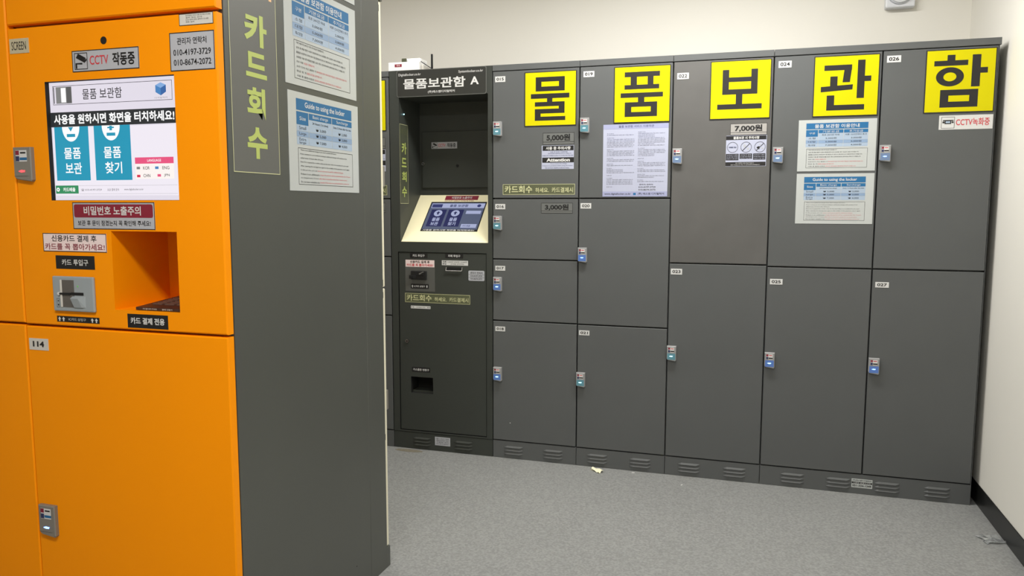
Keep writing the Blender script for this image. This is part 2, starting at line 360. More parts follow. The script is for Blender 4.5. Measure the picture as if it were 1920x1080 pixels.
# column 022 and 023
GREYC = mat('grey_powder_coat_smudged', (95, 94, 92), .45, spec=.32, noise=.06, nscale=9, bump=.15, bscale=900)
Cc = column(.8412, 1.2614, None, 'grey locker column with two tall doors 022 and 023, middle of the row', None, (.95, 1.152))
dC = gap_doors(Cc, .8412, 1.2614, [1.8725, .985, .0885])
dC[0].data.materials[0] = GREYC
number_plate('022', .858, 1.795, 1.822, dC[0]); number_plate('023', .850, .934, .960, dC[1])
lock(.846, 1.425, dC[0], glow=GLOW_G); lock(.841, .539, dC[1], glow=GLOW_T)
price(1.090, 1.242, 1.547, 1.596, '7,000원', dC[0], GR6)
def pictos(x0, x1, z0, z1, parent):
    q = Print(front(0), .0005); q.slab(x0, x1, z0, z1, LILAC); w = x1 - x0; h = z1 - z0
    q.r(x0, x1 - w * .01, z0 + h * .86, z0 + h * .99, BLACK); q.text('물품보관 시 주의사항', x0 + w * .18, x0 + w * .82, z0 + h * .88, z0 + h * .97, WHITE, bold=.03)
    for k, cx in enumerate((.165, .50, .84)):
        q.ring(x0 + w * cx, z0 + h * .62, w * .125, w * .135, INK)
        if k: 
            a = w * .095; q.p([(x0 + w * cx - a, z0 + h * .62 - a * .9), (x0 + w * cx - a + w * .012, z0 + h * .62 - a), (x0 + w * cx + a, z0 + h * .62 + a * .9), (x0 + w * cx + a - w * .012, z0 + h * .62 + a)], INK, 2)
    q.text('귀중품 현금', x0 + w * .07, x0 + w * .26, z0 + h * .595, z0 + h * .645, NAVY, bold=.03)
    q.r(x0 + w * .79, x0 + w * .83, z0 + h * .55, z0 + h * .64, BLACK); q.disc(x0 + w * .78, z0 + h * .60, w * .022, BLACK, 1, None, 10)
    q.disc(x0 + w * .46, z0 + h * .67, w * .03, SILVER, 1, w * .045, 10); q.disc(x0 + w * .545, z0 + h * .57, w * .035, SILVER, 1, w * .03, 10); q.disc(x0 + w * .84, z0 + h * .70, w * .025, SILVER, 1, w * .018, 10); q.disc(x0 + w * .90, z0 + h * .58, w * .03, SILVER, 1, w * .02, 10)
    for a, b_, lo in ((.005, .32, .20), (.345, .655, .24), (.68, .98, .21)):
        q.r(x0 + w * a, x0 + w * b_, z0 + h * lo, z0 + h * .41, INK)
        for k, t in enumerate(('보관금지 물품', '음식물 동물 위험물', '변질되기 쉬운 물품')): q.text(t, x0 + w * (a + .02), x0 + w * (b_ - .02), z0 + h * (.35 - k * .06), z0 + h * (.385 - k * .06), LILAC)
    q.r(x0, x1 - w * .01, z0 + h * .01, z0 + h * .14, INK)
    q.text('위반 시 발생하는 손해는 책임지지 않습니다', x0 + w * .25, x0 + w * .70, z0 + h * .085, z0 + h * .12, WHITE); q.text('보관 중 분실 도난 파손 시 관리자에게 연락바랍니다', x0 + w * .13, x0 + w * .85, z0 + h * .03, z0 + h * .065, WHITE)
    q.build('notice_sticker', parent)
pictos(1.074, 1.242, 1.413, 1.545, dC[0])
# twin cabinet 024 to 027
D = thing('locker_column', ((1.2614 + 2.1) / 2, .29, 0), 'wide grey locker cabinet with four tall doors 024 to 027, beside the right wall', 'locker', 'grey locker columns along the back wall')
q = MB(); q.box(1.262, 2.0994, .03, .56, .002, 1.8725, GREY); q.box(2.0975, 2.0994, .002, .03, .002, 1.8725, GREY); q.build('body', D)
q = MB(); q.plate(1.2622, 2.1045, 1.8725, 1.90, -.002, .56, GREY, .0012); q.build('top_cap', D)
plD = plinth(1.2614, 2.1, D, (1.399, 1.588, 1.782, 1.974))
dD = gap_doors(D, 1.2614, 1.6817, [1.8725, .979, .0885]); dE = gap_doors(D, 1.6817, 2.0985, [1.8725, .979, .0885])
for dd, no, x, z0, z1 in ((dD[0], '024', 1.279, 1.823, 1.851), (dD[1], '025', 1.276, .902, .926), (dE[0], '026', 1.697, 1.823, 1.850), (dE[1], '027', 1.696, .902, .925)): number_plate(no, x, z0, z1, dd, w=.052)
lock(1.268, 1.422, dD[0], glow=GLOW_G); lock(1.265, .533, dD[1], glow=GLOW_B); lock(1.685, 1.422, dE[0], glow=GLOW_G, led=LED_B); lock(1.684, .533, dE[1], glow=GLOW_B, led=LED_B)
q = Print(front(.002), .0008); q.slab(1.642, 1.725, .028, .067, PAPER); q.text('(주)에스엠디지털락커', 1.646, 1.721, .057, .064, BLACK, bold=.02); q.r(1.643, 1.724, .046, .054, INK); q.text('사물함 물품보관함', 1.648, 1.719, .0475, .0525, WHITE); q.text('051-334-1349', 1.646, 1.721, .033, .042, BLACK, bold=.03); q.build('maker_plate', plD)
q = Print(front(0), .0008); q.slab(1.900, 2.091, 1.548, 1.604, WHITE); q.frame(1.908, 1.956, 1.553, 1.598, .0014, INK)
q.r(1.920, 1.944, 1.570, 1.585, INK); q.r(1.924, 1.940, 1.574, 1.581, LB1, 2); q.disc(1.916, 1.577, .004, INK, 2, None, 10); q.disc(1.949, 1.577, .004, INK, 2, None, 10); q.r(1.914, 1.952, 1.582, 1.586, INK, 1.5)
q.text('CCTV녹화중', 1.961, 2.080, 1.562, 1.592, RED, bold=.012); q.build('camera_notice_sticker', dE[0])

# ------------------------------------------------------------------ yellow one-letter boards
GL = {
 '물': ([(.209,.785,.088,.176),(.209,.785,.268,.355),(.209,.323,.17,.28),(.67,.785,.17,.28),(.113,.877,.402,.491),(.437,.543,.48,.57),(.194,.785,.558,.64),(.67,.785,.56,.775),(.194,.785,.69,.775),(.194,.31,.69,.91),(.194,.80,.835,.91)], []),
 '품': ([(.18,.82,.09,.18),(.29,.405,.17,.34),(.60,.705,.17,.34),(.18,.81,.325,.405),(.11,.88,.47,.555),(.43,.545,.55,.66),(.19,.78,.64,.725),(.19,.78,.82,.905),(.19,.31,.72,.83),(.665,.78,.72,.83)], []),
 '보': ([(.195,.305,.145,.58),(.68,.79,.145,.58),(.30,.69,.28,.36),(.30,.69,.49,.58),(.43,.54,.57,.76),(.115,.87,.75,.84)], []),
 '관': ([(.15,.585,.145,.235),(.25,.365,.335,.54),(.675,.79,.075,.715),(.78,.89,.345,.435),(.205,.325,.655,.91),(.205,.80,.82,.91)], [[(.47,.2),(.585,.2),(.56,.44),(.445,.44)],[(.105,.505),(.61,.48),(.605,.565),(.105,.595)]]),
 '함': ([(.30,.415,.075,.18),(.11,.605,.165,.25),(.665,.79,.085,.60),(.78,.895,.295,.385),(.22,.775,.64,.735),(.22,.775,.835,.927),(.22,.345,.72,.85),(.65,.775,.72,.85)], [])}
def board(ch, x0, x1, z0, z1, label):
    q = Print(front(0), .0025); e = .0035; q.slab(x0 - e, x1 + e, z0 - e, z1 + e, INK); q.r(x0, x1, z0, z1, YELLOW, 1)
    w, h = x1 - x0, z1 - z0
    for a, b_, c, d in GL[ch][0]: q.r(x0 + w * a, x0 + w * b_, z1 - h * d, z1 - h * c, INK, 2)
    for pl in GL[ch][1]: q.p([(x0 + w * a, z1 - h * b_) for a, b_ in pl][::-1], INK, 2.2)
    if ch == '함':
        n = 36; cx, cz = x0 + w * .35, z1 - h * .43
        for i in range(n):
            t0, t1 = 2 * math.pi * i / n, 2 * math.pi * (i + 1) / n
            q.p([(cx + w * k * math.cos(t), cz + h * k2 * math.sin(t)) for k, k2, t in ((.095, .072, t0), (.205, .155, t0), (.205, .155, t1), (.095, .072, t1))], INK, 2)
    o = q.build('yellow_sign'); o['label'] = label; o['category'] = 'sign'; o['group'] = 'yellow one-letter signs on the locker doors'
board('물', .163, .403, 1.614, 1.855, 'yellow square sign with one black letter, above the grey 5,000 won sticker')
board('품', .583, .827, 1.617, 1.858, 'yellow square sign with one black letter, above the lilac rules sheet')
board('보', 1.004, 1.248, 1.619, 1.860, 'yellow square sign with one black letter, above the round-symbol notice, middle of the row')
board('관', 1.424, 1.668, 1.617, 1.858, 'yellow square sign with one black letter, above the two blue-headed price sheets')
board('함', 1.844, 2.087, 1.618, 1.859, 'yellow square sign with one black letter, farthest right, above the red camera notice')
board('함', -.800, -.559, 1.614, 1.855, 'yellow sign cut off by the orange unit, left of the dark kiosk')

# ------------------------------------------------------------------ guide sheets
def guide(P, u0, u1, v0, v1, eng, label):
    q = Print(P, .0012); q.slab(u0, u1, v0, v1, PAPER); w, h = u1 - u0, v1 - v0
    X = lambda a: u0 + w * (.10 + .793 * a); V = lambda a: v1 - h * (.065 + .465 * a)
    q.r(X(0), X(1), V(.25), V(0), BLUE); q.text('Guide to using the locker' if eng else '물품 보관함 이용안내', X(.14), X(.86), V(.21), V(.05), WHITE, bold=.012)
    q.r(X(0), X(.195), V(.56), V(.28), BLUE); q.r(X(.205), X(.605), V(.42), V(.28), BLUE); q.r(X(.615), X(1), V(.42), V(.28), BLUE)
    q.text('Size' if eng else '구분', X(.05), X(.15), V(.46), V(.38), WHITE); q.text('Basic charge' if eng else '기본요금', X(.27), X(.54), V(.40), V(.31), WHITE); q.text('Surcharge' if eng else '추가요금', X(.70), X(.92), V(.40), V(.31), WHITE)
    q.r(X(.205), X(.605), V(.56), V(.43), LB1); q.r(X(.615), X(1), V(.56), V(.43), LB1)
    q.text('24 Hours (1st time)' if eng else '최초 24시간 이내', X(.26), X(.54), V(.53), V(.46), BLACK, bold=.01); q.text('Every 12 Hours after that time' if eng else '이후 12시간마다 추가', X(.64), X(.98), V(.53), V(.46), BLACK, bold=.01)
    rows = [('Small', '₩ 3,000', '₩ 2,000'), ('Large', '₩ 5,000', '₩ 3,000'), ('Extra', '₩ 7,000', '₩ 4,000')] if eng else [('소형', '3,000원', '2,000원'), ('대형', '5,000원', '3,000원'), ('특대형', '7,000원', '4,000원')]
    ys = (.565, .70, .83, 1.0) if eng else (.565, .71, .855, 1.0)
    for k, (a, b_, c) in enumerate(rows):
        M = LB2 if k == 1 else LB1; t, bt = ys[k], ys[k + 1] - .008
        for s0, s1 in ((0, .197), (.203, .607), (.613, 1)): q.r(X(s0), X(s1), V(bt), V(t), M)
        mid = (t + bt) / 2
        if k == 2 and eng: q.text('Extra', X(.04), X(.15), V(mid - .005), V(mid - .07), BLACK); q.text('large', X(.04), X(.15), V(mid + .075), V(mid + .01), BLACK)
        else: q.text(a, X(.04), X(.155), V(mid + .035), V(mid - .04), BLACK)
        q.text(b_, X(.32), X(.50), V(mid + .035), V(mid - .035), BLACK, bold=.008); q.text(c, X(.73), X(.90), V(mid + .035), V(mid - .035), BLACK, bold=.008)
    b0, b1 = v1 - h * .935, v1 - h * .560; q.frame(X(.015), X(1.005), b0, b1, h * .0045, INK)
    en = [('There is no additional charge if you don\'t exceed 24 hours.', 0, .68), ('If you continue to use it without locking it, additional charges will continue to be', 0, .90), ('added every 12 hours after 24 hours.', 0, .42), ('Even if it is opened for a while, only use the door after it is considered to be used', 0, .93), ('After opening the storage box again in the middle of the payment, use it again', 0, .95), ('In this process, you can store it and must be paid for additional charges.', 1, .82), ('If there is an additional charge, the payment will be completed after the 12 hours', 1, .97), ('are charged every 12 hours after that. It should be noted that it may be extra.', 1, .90), ('Do not leave valuables unattended. If the items are not found please contact us.', 1, .94)]
    ko = [('기본 사용시간 24시간 이후 추가요금이 발생합니다.', 0, .50), ('보관 중 문을 열면 사용이 종료되며 다시 보관할 경우 요금이 새로 부과됩니다.', 0, .88), ('물품을 보관하신 후에 문이 잘 잠겼는지 반드시 확인하시고 이용해 주시기 바랍니다.', 0, .94), ('보관함 이용 중 비밀번호를 잊은 경우 관리자에게 연락하여 주시기 바랍니다.', 0, .92), ('최초 이용요금은 선불입니다.', 1, .32), ('보관기간이 지난 물품은 이용약관에 따라 처리되며 책임은 이용자에게 있습니다.', 1, .96), ('현금 및 귀중품 보관을 금지합니다.', 1, .46), ('사용 중 불편사항은 관리자 연락처로 문의하여 주시기 바랍니다.', 1, .84)]
    L = en if eng else ko; n = len(L)
    for k, (t, rd, e) in enumerate(L):
        vb = b1 - (b1 - b0) * (k + .78) / n * .97; vh = (b1 - b0) / n * .44
        if rd: q.text(t[:len(t) // 3], X(.05), X(.05 + .93 * e * .36), vb, vb + vh, INK); q.text(t[len(t) // 3:].strip(), X(.06 + .93 * e * .36), X(.05 + .93 * e), vb, vb + vh, RED)
        else: q.text(t, X(.05), X(.05 + .93 * e), vb, vb + vh, INK, bold=.006)
    o = q.build('guide_sheet'); o['label'] = label; o['category'] = 'poster'; o['group'] = 'laminated price and guide sheets'
XS = .0268
guide(sidep(XS), -1.748, -1.374, 1.278, 1.539, True, 'English guide sheet with blue header on the grey side of the orange unit')
guide(sidep(XS), -1.755, -1.380, 1.556, 1.822, False, 'Korean price sheet above the English one on the grey side panel')
guide(front(0), 1.369, 1.672, 1.388, 1.602, False, 'Korean price sheet under the yellow 관 sign on door 024')
guide(front(0), 1.369, 1.672, 1.167, 1.378, True, 'English guide sheet lower on door 024, under the Korean one')
q = Print(sidep(XS), .0012); q.slab(-1.70, -1.381, 1.838, 1.890, PAPER, INK); q.text('물품 보관 안내', -1.66, -1.40, 1.850, 1.876, NAVY, bold=.01)
o = q.build('guide_sheet'); o['label'] = 'white sheet cut off by the top of the photo on the grey side panel'; o['category'] = 'poster'
# rules sheet on door 019
q = Print(front(0), .0008); x0, x1, z0, z1 = .533, .826, 1.284, 1.608
q.slab(x0, x1, z0, z1, LILAC, NAVY); w, h = x1 - x0, z1 - z0
LAV = mat('lavender_print', (160, 164, 196), .4); q.r(x0, x1, z1 - h * .065, z1, LAV); q.r(x0, x1, z0, z0 + h * .07, LAV)
q.text('물품 보관함 서비스 이용약관', x0 + w * .24, x0 + w * .78, z1 - h * .048, z1 - h * .014, NAVY)
q.text('www.digitallocker.co.kr', x0 + w * .03, x0 + w * .44, z0 + h * .018, z0 + h * .05, BLACK, bold=.01); q.r(x0 + w * .48, x0 + w * .52, z0 + h * .02, z0 + h * .05, BLUE); q.text('(주) 에스엠 디지털락커', x0 + w * .55, x0 + w * .95, z0 + h * .018, z0 + h * .052, BLACK, bold=.01)
LN = ['본 약관은 물품보관함 이용에 관한 사항을 정합니다', '이용자는 이용요금을 선불로 지급하여야 합니다', '현금 귀중품 위험물은 보관할 수 없습니다 이를 위반하여 발생한 손해', '관리자는 이용자의 과실로 인한 손해를 책임지지 아니합니다', '이용시간이 경과한 물품은 관리자가 별도로 보관합니다 보관료', '제 3 조 이용시간', '보관기간', '분실한 물품의 반환은 본인 확인 후에 가능합니다']
random.seed(4)
for c, (a, b_) in enumerate(((.06, .485), (.54, .96))):
    v = .90 if c else .885; k = 0
    while v > (.19 if c else .12):
        if random.random() < .24: v -= .018; t = LN[random.choice((5, 6))]; e = .18 + .1 * random.random()
        else: t = LN[random.choice((0, 1, 2, 3, 4, 7))]; e = random.choice((.97, 1, .95, .6, 1))
        q.text(t, x0 + w * a, x0 + w * (a + (b_ - a) * e), z0 + h * v, z0 + h * (v + .0125), NAVY if k < 5 else INK); v -= .0205; k += 1
q.text('관리자 연락처', x0 + w * .57, x0 + w * .78, z0 + h * .155, z0 + h * .175, INK, bold=.01); q.text('010-4197-3729', x0 + w * .56, x0 + w * .82, z0 + h * .12, z0 + h * .14, INK, bold=.01); q.text('010-8674-2072', x0 + w * .56, x0 + w * .82, z0 + h * .083, z0 + h * .103, INK, bold=.01)
o = q.build('rules_sheet'); o['label'] = 'lilac rules sheet in small print under the yellow 품 sign on door 019'; o['category'] = 'poster'

# ------------------------------------------------------------------ dark payment kiosk in the locker row
K = thing('payment_kiosk', (-.2695, .29, 0), 'dark grey payment kiosk with sloped cream console between the grey lockers', 'kiosk')
KX0, KX1, RX0, RX1, RZ0, RZ1, RD = -.5385, -.0005, -.487, -.023, 1.062, 1.772, .25
q = MB()
q.plate(KX0 + .001, KX1 - .001, .088, 1.90, 0, .56, DARK, .0015, holes=[(RX0, RX1, RZ0, RZ1), (-.502, -.031, .096, 1.0115)], hd=[RD, .10], hm=[DARK, DEEP], back=False)
q.build('body', K)
plK = plinth(KX0, KX1, K, (-.384, -.158), DARK, .002)
q = Print(front(.002), .0008); q.slab(-.311, -.228, .030, .074, SILVER)
for k in range(4): q.text(['에스엠디지털락커', '사물함 제작', '물품보관함 전문', '051-334-1349'][k], -.303, -.236, .036 + .009 * k, .0415 + .009 * k, INK)
q.build('maker_plate', plK)
HDR = mat('header_charcoal', (48, 49, 46), .35)
q = Print(front(0), .003); q.rslab(-.495, -.029, 1.770, 1.899, .010, mat('header_rim', (96, 98, 94), .4)); q.t = .0032
pts = q; 
def rr(q, u0, u1, v0, v1, r, M, l):
    p = []
    for cx, cy, a in ((u1 - r, v0 + r, -90), (u1 - r, v1 - r, 0), (u0 + r, v1 - r, 90), (u0 + r, v0 + r, 180)):
        for i in range(5): t = math.radians(a + i * 22.5); p.append((cx + r * math.cos(t), cy + r * math.sin(t)))
    q.p(p, M, l)
rr(q, -.492, -.032, 1.773, 1.896, .008, HDR, 0)
q.text('물품보관함', -.459, -.135, 1.808, 1.857, WHITE, bold=.022); q.text('A', -.110, -.067, 1.816, 1.853, WHITE, bold=.03)
q.text('Digitallocker.co.kr', -.484, -.366, 1.868, 1.883, WHITE, bold=.006); q.text('Systemlocker.co.kr', -.170, -.046, 1.870, 1.885, WHITE, bold=.006)
q.text('(주)에스엠디지털락커', -.329, -.190, 1.783, 1.797, WHITE, bold=.015)
q.build('header_sign', K)
# access door at the back of the recess
q = MB(); q.plate(-.470, -.027, 1.335, 1.625, RD - .010, RD - .0005, DARK, .0015); ad = q.build('access_door', K)
def cctv_sticker(P, u0, u1, v0, v1, parent):
    q = Print(P, .0006); q.slab(u0, u1, v0, v1, SILVER); w, h = u1 - u0, v1 - v0; q.frame(u0, u1, v0, v1, h * .04, INK)
    a = u0 + w * .035; s_ = h * .80; q.frame(a, a + w * .20, v0 + h * .11, v0 + h * .89, h * .035, INK)
    cx, cy = a + w * .10, v0 + h * .58; q.p([(cx - w * .075, cy + h * .08), (cx + w * .05, cy - h * .16), (cx + w * .075, cy + h * .06), (cx - w * .04, cy + h * .28)][::-1], BLACK)
    q.p([(cx - w * .085, v0 + h * .16), (cx - w * .06, v0 + h * .16), (cx - w * .06, v0 + h * .36), (cx + w * .02, v0 + h * .34), (cx + w * .02, v0 + h * .42), (cx - w * .085, v0 + h * .42)], BLACK)
    q.p([(cx + w * .05, v0 + h * .40), (cx + w * .09, v0 + h * .52), (cx + w * .085, v0 + h * .62), (cx + w * .05, v0 + h * .50)], BLACK)
    q.text('CCTV', u0 + w * .27, u0 + w * .55, v0 + h * .30, v0 + h * .72, RED, bold=.01); q.text('작동중', u0 + w * .61, u0 + w * .94, v0 + h * .20, v0 + h * .80, BLACK, bold=.025)
    return q.build('camera_notice_sticker', parent)
cctv_sticker(front(RD - .010), -.418, -.272, 1.535, 1.572, ad)
q = MB(); q.tube((-.463, RD - .010, 1.460), (-.463, RD - .016, 1.460), .009, STEEL, 16); q.tube((-.463, RD - .016, 1.460), (-.463, RD - .017, 1.460), .0035, DEEP, 10); q.build('key_cylinder', ad)
q = MB(); q.tube((-.272, RD - .010, 1.448), (-.272, RD - .014, 1.448), .007, DEEP, 14); q.build('camera_lens', ad)
q = MB(); q.tube((-.485, .05, 1.695), (-.481, .05, 1.695), .003, LED_C, 10); q.build('indicator_lamp', K)
# card-return sign on the inner left wall
def vcard(P, u0, u1, v0, v1, chars, parent, M0, fillm, brd):
    q = Print(P, .0005); q.slab(u0, u1, v0, v1, fillm); q.frame(u0, u1, v0, v1, .0018, brd)
    for t, a, b_, c, d, M, bo in chars: q.text(t, a, b_, c, d, M, bold=bo)
    return q.build('card_sign', parent)
INOL = mat('inner_olive', (78, 82, 66), .5)
vcard(sidep(RX0), -.0 + .004, .100, 1.252, 1.645, [('주의', .014, .088, 1.590, 1.622, OLIVE, .02), ('카', .026, .080, 1.498, 1.556, LIME, .03), ('드', .024, .080, 1.434, 1.480, LIME, .03), ('회', .026, .080, 1.362, 1.412, LIME, .03), ('수', .024, .080, 1.285, 1.338, LIME, .03)], K, None, INOL, PALE)
# sloped console: wedge with screen
ys0, zs0, ys1, zs1 = .005, 1.0635, RD - .002, 1.297
ln = math.hypot(ys1 - ys0, zs1 - zs0); dy, dz = (ys1 - ys0) / ln, (zs1 - zs0) / ln
PS = lambda u, s_, o: (u, ys0 + dy * s_ - dz * o, zs0 + dz * s_ + dy * o)
CONS = mat('cream_console', (252, 244, 204), .4)
q = MB(); a, b_ = RX0 + .0015, RX1 - .0015; wv = [(x, y, z) for x in (a, b_) for y, z in ((ys0, RZ0), (ys1, RZ0), (ys1, zs1), (ys0, zs0))]
q.add(wv, [(0, 4, 7, 3), (3, 7, 6, 2), (2, 6, 5, 1), (1, 5, 4, 0), (0, 3, 2, 1), (4, 5, 6, 7)], CONS); con = q.build('console', K)
q = Print(PS, .0015); q.slab(-.405, -.100, .073, .284, DEEP); R_ = lambda *a_, **k_: q.r(*a_, **k_)
u0, u1, s0, s1 = -.400, -.105, .086, .276; w, h = u1 - u0, s1 - s0
NV = scr('kiosk_navy', (50, 56, 104), .22); NV2 = scr('kiosk_dark_navy', (34, 38, 84), .2); LVX = scr('kiosk_lavender', (165, 172, 205), .35); GRX = scr('kiosk_slate', (84, 92, 116), .2)
q.r(u0, u1, s0, s1, GRX, 1); q.r(u0 + w * .02, u1, s0 + h * .80, s1 - h * .02, LVX, 2); q.r(u0 + w * .03, u0 + w * .22, s0 + h * .82, s1 - h * .05, NV, 3); q.disc(u1 - w * .10, s0 + h * .89, h * .055, NV, 3)
q.text('물품 보관함', u0 + w * .36, u0 + w * .70, s0 + h * .84, s0 + h * .94, NV2, 3, .02)
for a, t2 in ((.05, '보관'), (.37, '찾기')):
    q.r(u0 + w * a, u0 + w * (a + .28), s0 + h * .10, s0 + h * .74, NV2, 2); q.disc(u0 + w * (a + .14), s0 + h * .60, h * .12, LVX, 3); q.arrow(u0 + w * (a + .14), s0 + h * .61, h * .12, h * .12, NV2, (0, 1), 4)
    q.text('물품', u0 + w * (a + .07), u0 + w * (a + .21), s0 + h * .30, s0 + h * .43, LVX, 3, .03); q.text(t2, u0 + w * (a + .07), u0 + w * (a + .21), s0 + h * .14, s0 + h * .27, LVX, 3, .03)
q.r(u0 + w * .70, u0 + w * .97, s0 + h * .58, s0 + h * .70, LVX, 2); q.r(u0 + w * .69, u0 + w * .97, s0 + h * .06, s0 + h * .20, LVX, 2); q.text('카드배출', u0 + w * .72, u0 + w * .86, s0 + h * .09, s0 + h * .17, NV2, 3)
q.text('사용을 원하시면 화면을 터치하세요!', u0 + w * .02, u1 - w * .04, s0 - h * .055, s0 - h * .005, WHITE, 2, .02)
q.build('touch_screen', con)
q = Print(PS, .0006); q.slab(-.337, -.155, .300, .331, MAROON); q.text('비밀번호 노출주의', -.300, -.190, .307, .325, WHITE, bold=.02); q.build('warning_sticker', con)
q = Print(PS, .0006); q.slab(-.337, -.172, .288, .297, CONS); q.text('보관 후 문이 잠겼는지 꼭 확인해 주세요!', -.335, -.174, .2885, .2965, MAROON, bold=.02); q.build('reminder_sticker', con)
# service door
q = MB(); q.plate(-.4995, -.0335, .0985, 1.009, .003, .018, DARK, .0018, holes=[(-.440, -.319, .293, .377)], hd=[.09], hm=[DEEP]); sd = q.build('service_door', K); YD = .003
def label(x0, x1, z0, z1, base, items, parent, name='label', yp=YD, t=.0006, frame=None, rnd=None):
    q = Print(front(yp), t)
    if rnd: q.rslab(x0, x1, z0, z1, rnd, base)
    else: q.slab(x0, x1, z0, z1, base)
    w, h = x1 - x0, z1 - z0
    if frame: q.frame(x0, x1, z0, z1, frame[0], frame[1])
    for it in items:
        if it[0] == 'r': q.r(x0 + w * it[1], x0 + w * it[2], z0 + h * it[3], z0 + h * it[4], it[5])
        elif it[0] == 'a': q.arrow(x0 + w * it[1], z0 + h * it[2], it[3], it[4], it[5])
        else: q.text(it[0], x0 + w * it[1], x0 + w * it[2], z0 + h * it[3], z0 + h * it[4], it[5], bold=it[6] if len(it) > 6 else .02)
    return q.build(name, parent)
q = Print(front(YD), .0005); q.slab(-.464, -.304, .815, .972, mat('reader_backing', (88, 89, 86), .4)); q.build('reader_backing_plate', sd)
label(-.438, -.343, .982, 1.0055, BLACK, [('카드 투입구', .16, .84, .22, .78, WHITE)], sd)
label(-.462, -.306, .937, .972, PINKP, [('신용카드 결제 후', .16, .84, .54, .92, INK), ('카드를 꼭 뽑아가세요!', .04, .96, .10, .46, RED)], sd, 'pink_label', YD - .0005)
label(-.434, -.338, .828, .852, BLACK, [('IC카드 삽입구', .18, .80, .30, .70, WHITE), ('a', .09, .5, .010, .014, WHITE), ('a', .91, .5, .010, .014, WHITE)], sd, 'label', YD - .0005)
q = MB(); q.box(-.430, -.347, YD - .012, YD - .0005, .874, .918, BLACK, .003); q.box(-.437, -.400, YD - .016, YD - .011, .878, .896, DEEP, .002); q.box(-.424, -.360, YD - .0135, YD - .011, .892, .897, DEEP)
q.tube((-.380, YD - .012, .903), (-.356, YD - .026, .914), .006, STEEL, 12, .003); q.tube((-.425, YD - .012, .886), (-.425, YD - .022, .886), .006, BLACK, 12); q.build('card_reader', sd)
label(-.248, -.153, .985, 1.0065, BLACK, [('지폐 투입구', .16, .84, .22, .78, WHITE)], sd)
label(-.266, -.128, .949, .973, WHITE, [('지폐', .03, .17, .55, .90, BLACK), ('1,000원 5,000원 10,000원', .22, .96, .55, .88, INK, 0), ('투입', .03, .17, .12, .45, BLACK), ('순서대로 넣어주세요', .34, .85, .12, .45, INK, 0)], sd)
q = MB(); q.box(-.243, -.161, YD - .001, YD, .921, .940, DEEP)
zz = .922; q.tube((-.243, YD - .007, zz), (-.159, YD - .007, zz), .003, STEEL, 10)
for x in (-.243, -.159): q.tube((x, YD, zz + .017), (x, YD - .007, zz), .003, STEEL, 10)
q.build('bill_slot', sd)
label(-.126, -.043, .876, .926, SILVER, [('r', .01, .99, .60, .62, INK), ('r', .01, .99, .32, .34, INK), ('관리자 연락처', .12, .88, .68, .88, INK, .01), ('010-4197-3729', .14, .86, .40, .55, INK, .01), ('010-8674-2072', .14, .86, .12, .27, INK, .01)], sd, 'contact_plate', rnd=.006)
card_sticker(-.467, -.118, .758, .804, sd, YD)
label(-.436, -.329, .727, .741, WHITE, [('r', .04, .07, .3, .7, BLACK), ('r', .12, .15, .3, .7, BLACK), ('r', .85, .88, .3, .7, BLACK), ('r', .93, .96, .3, .7, BLACK), ('카드배출구 안내', .28, .72, .3, .7, INK, 0)], sd, rnd=.002)
label(-.434, -.334, .403, .427, BLACK, [('거스름돈 반환구', .06, .94, .25, .75, WHITE)], sd)
q = MB(); q.tube((-.457, YD, .560), (-.457, YD - .008, .560), .0095, STEEL, 16); q.tube((-.457, YD - .008, .560), (-.457, YD - .009, .560), .004, DEEP, 10); q.build('key_cylinder', sd)
q = MB(); q.box(-.438, -.321, .02, .09, .2935, .304, DARK); q.build('change_tray', sd)

# ------------------------------------------------------------------ orange locker unit and its grey side
OX0, OX1, OY = -.5885, .0268, -2.0209
HU = 1.94
O = thing('locker_kiosk', (-.28, -1.81, 0), 'orange locker unit with touch screen and card slot, nearest the camera', 'locker')
q = MB(); q.plate(OX0 + .001, OX1 - .013, .002, HU, -1.995, -1.613, mat('orange_carcass_shaded', (170, 92, 10), .5), .001, holes=[(-.300, -.103, .981, 1.178)], hd=[.170]); q.build('body', O)  # carcass orange darkened: shade of the door gaps put into the colour
SPN = thing('side_panel', (OX1 - .006, -1.61, 0), 'tall dark grey side panel closing off the orange unit, facing the aisle', 'panel')
q = MB(); yc = -1.340; t = .0125
pp = [(-1.9944, OX1), (yc - .004, OX1), (yc, OX1 - .0002), (yc + .004, OX1 + .0012), (-1.2285, OX1 + .0035), (-1.2285, OX1 - t), (-1.9944, OX1 - t)]
for k in range(len(pp)):
    (ya, xa), (yb_, xb) = pp[k], pp[(k + 1) % len(pp)]; q.poly([(xa, ya, 0), (xb, yb_, 0), (xb, yb_, HU), (xa, ya, HU)], SIDE)
q.poly([(x, y, HU) for y, x in pp], SIDE); q.poly([(x, y, 0) for y, x in pp][::-1], SIDE)
q.box(OX1 - .0125, OX1 + .0036, -1.2287, -1.205, 0, .0705, SIDE); q.box(OX1 - .0125, OX1 + .0036, -1.2287, -1.203, 1.893, HU, SIDE)
sp = q.build('panel_sheet', SPN)
q = MB(); q.tube((OX1, -1.434, .0985), (OX1 + .0004, -1.434, .0985), .0022, DEEP, 10); q.build('screw_hole', sp)
vcard(sidep(XS), -1.977, -1.791, 1.317, 1.852, [('주의', -1.945, -1.808, 1.742, 1.80, PEACH, .03), ('카', -1.921, -1.832, 1.622, 1.698, LIME, .038), ('드', -1.919, -1.836, 1.547, 1.606, LIME, .038), ('회', -1.919, -1.846, 1.448, 1.523, LIME, .038), ('수', -1.922, -1.842, 1.352, 1.428, LIME, .038)], sp, None, mat('side_card_film', (98, 99, 95), .45), PALE)
G = .0035
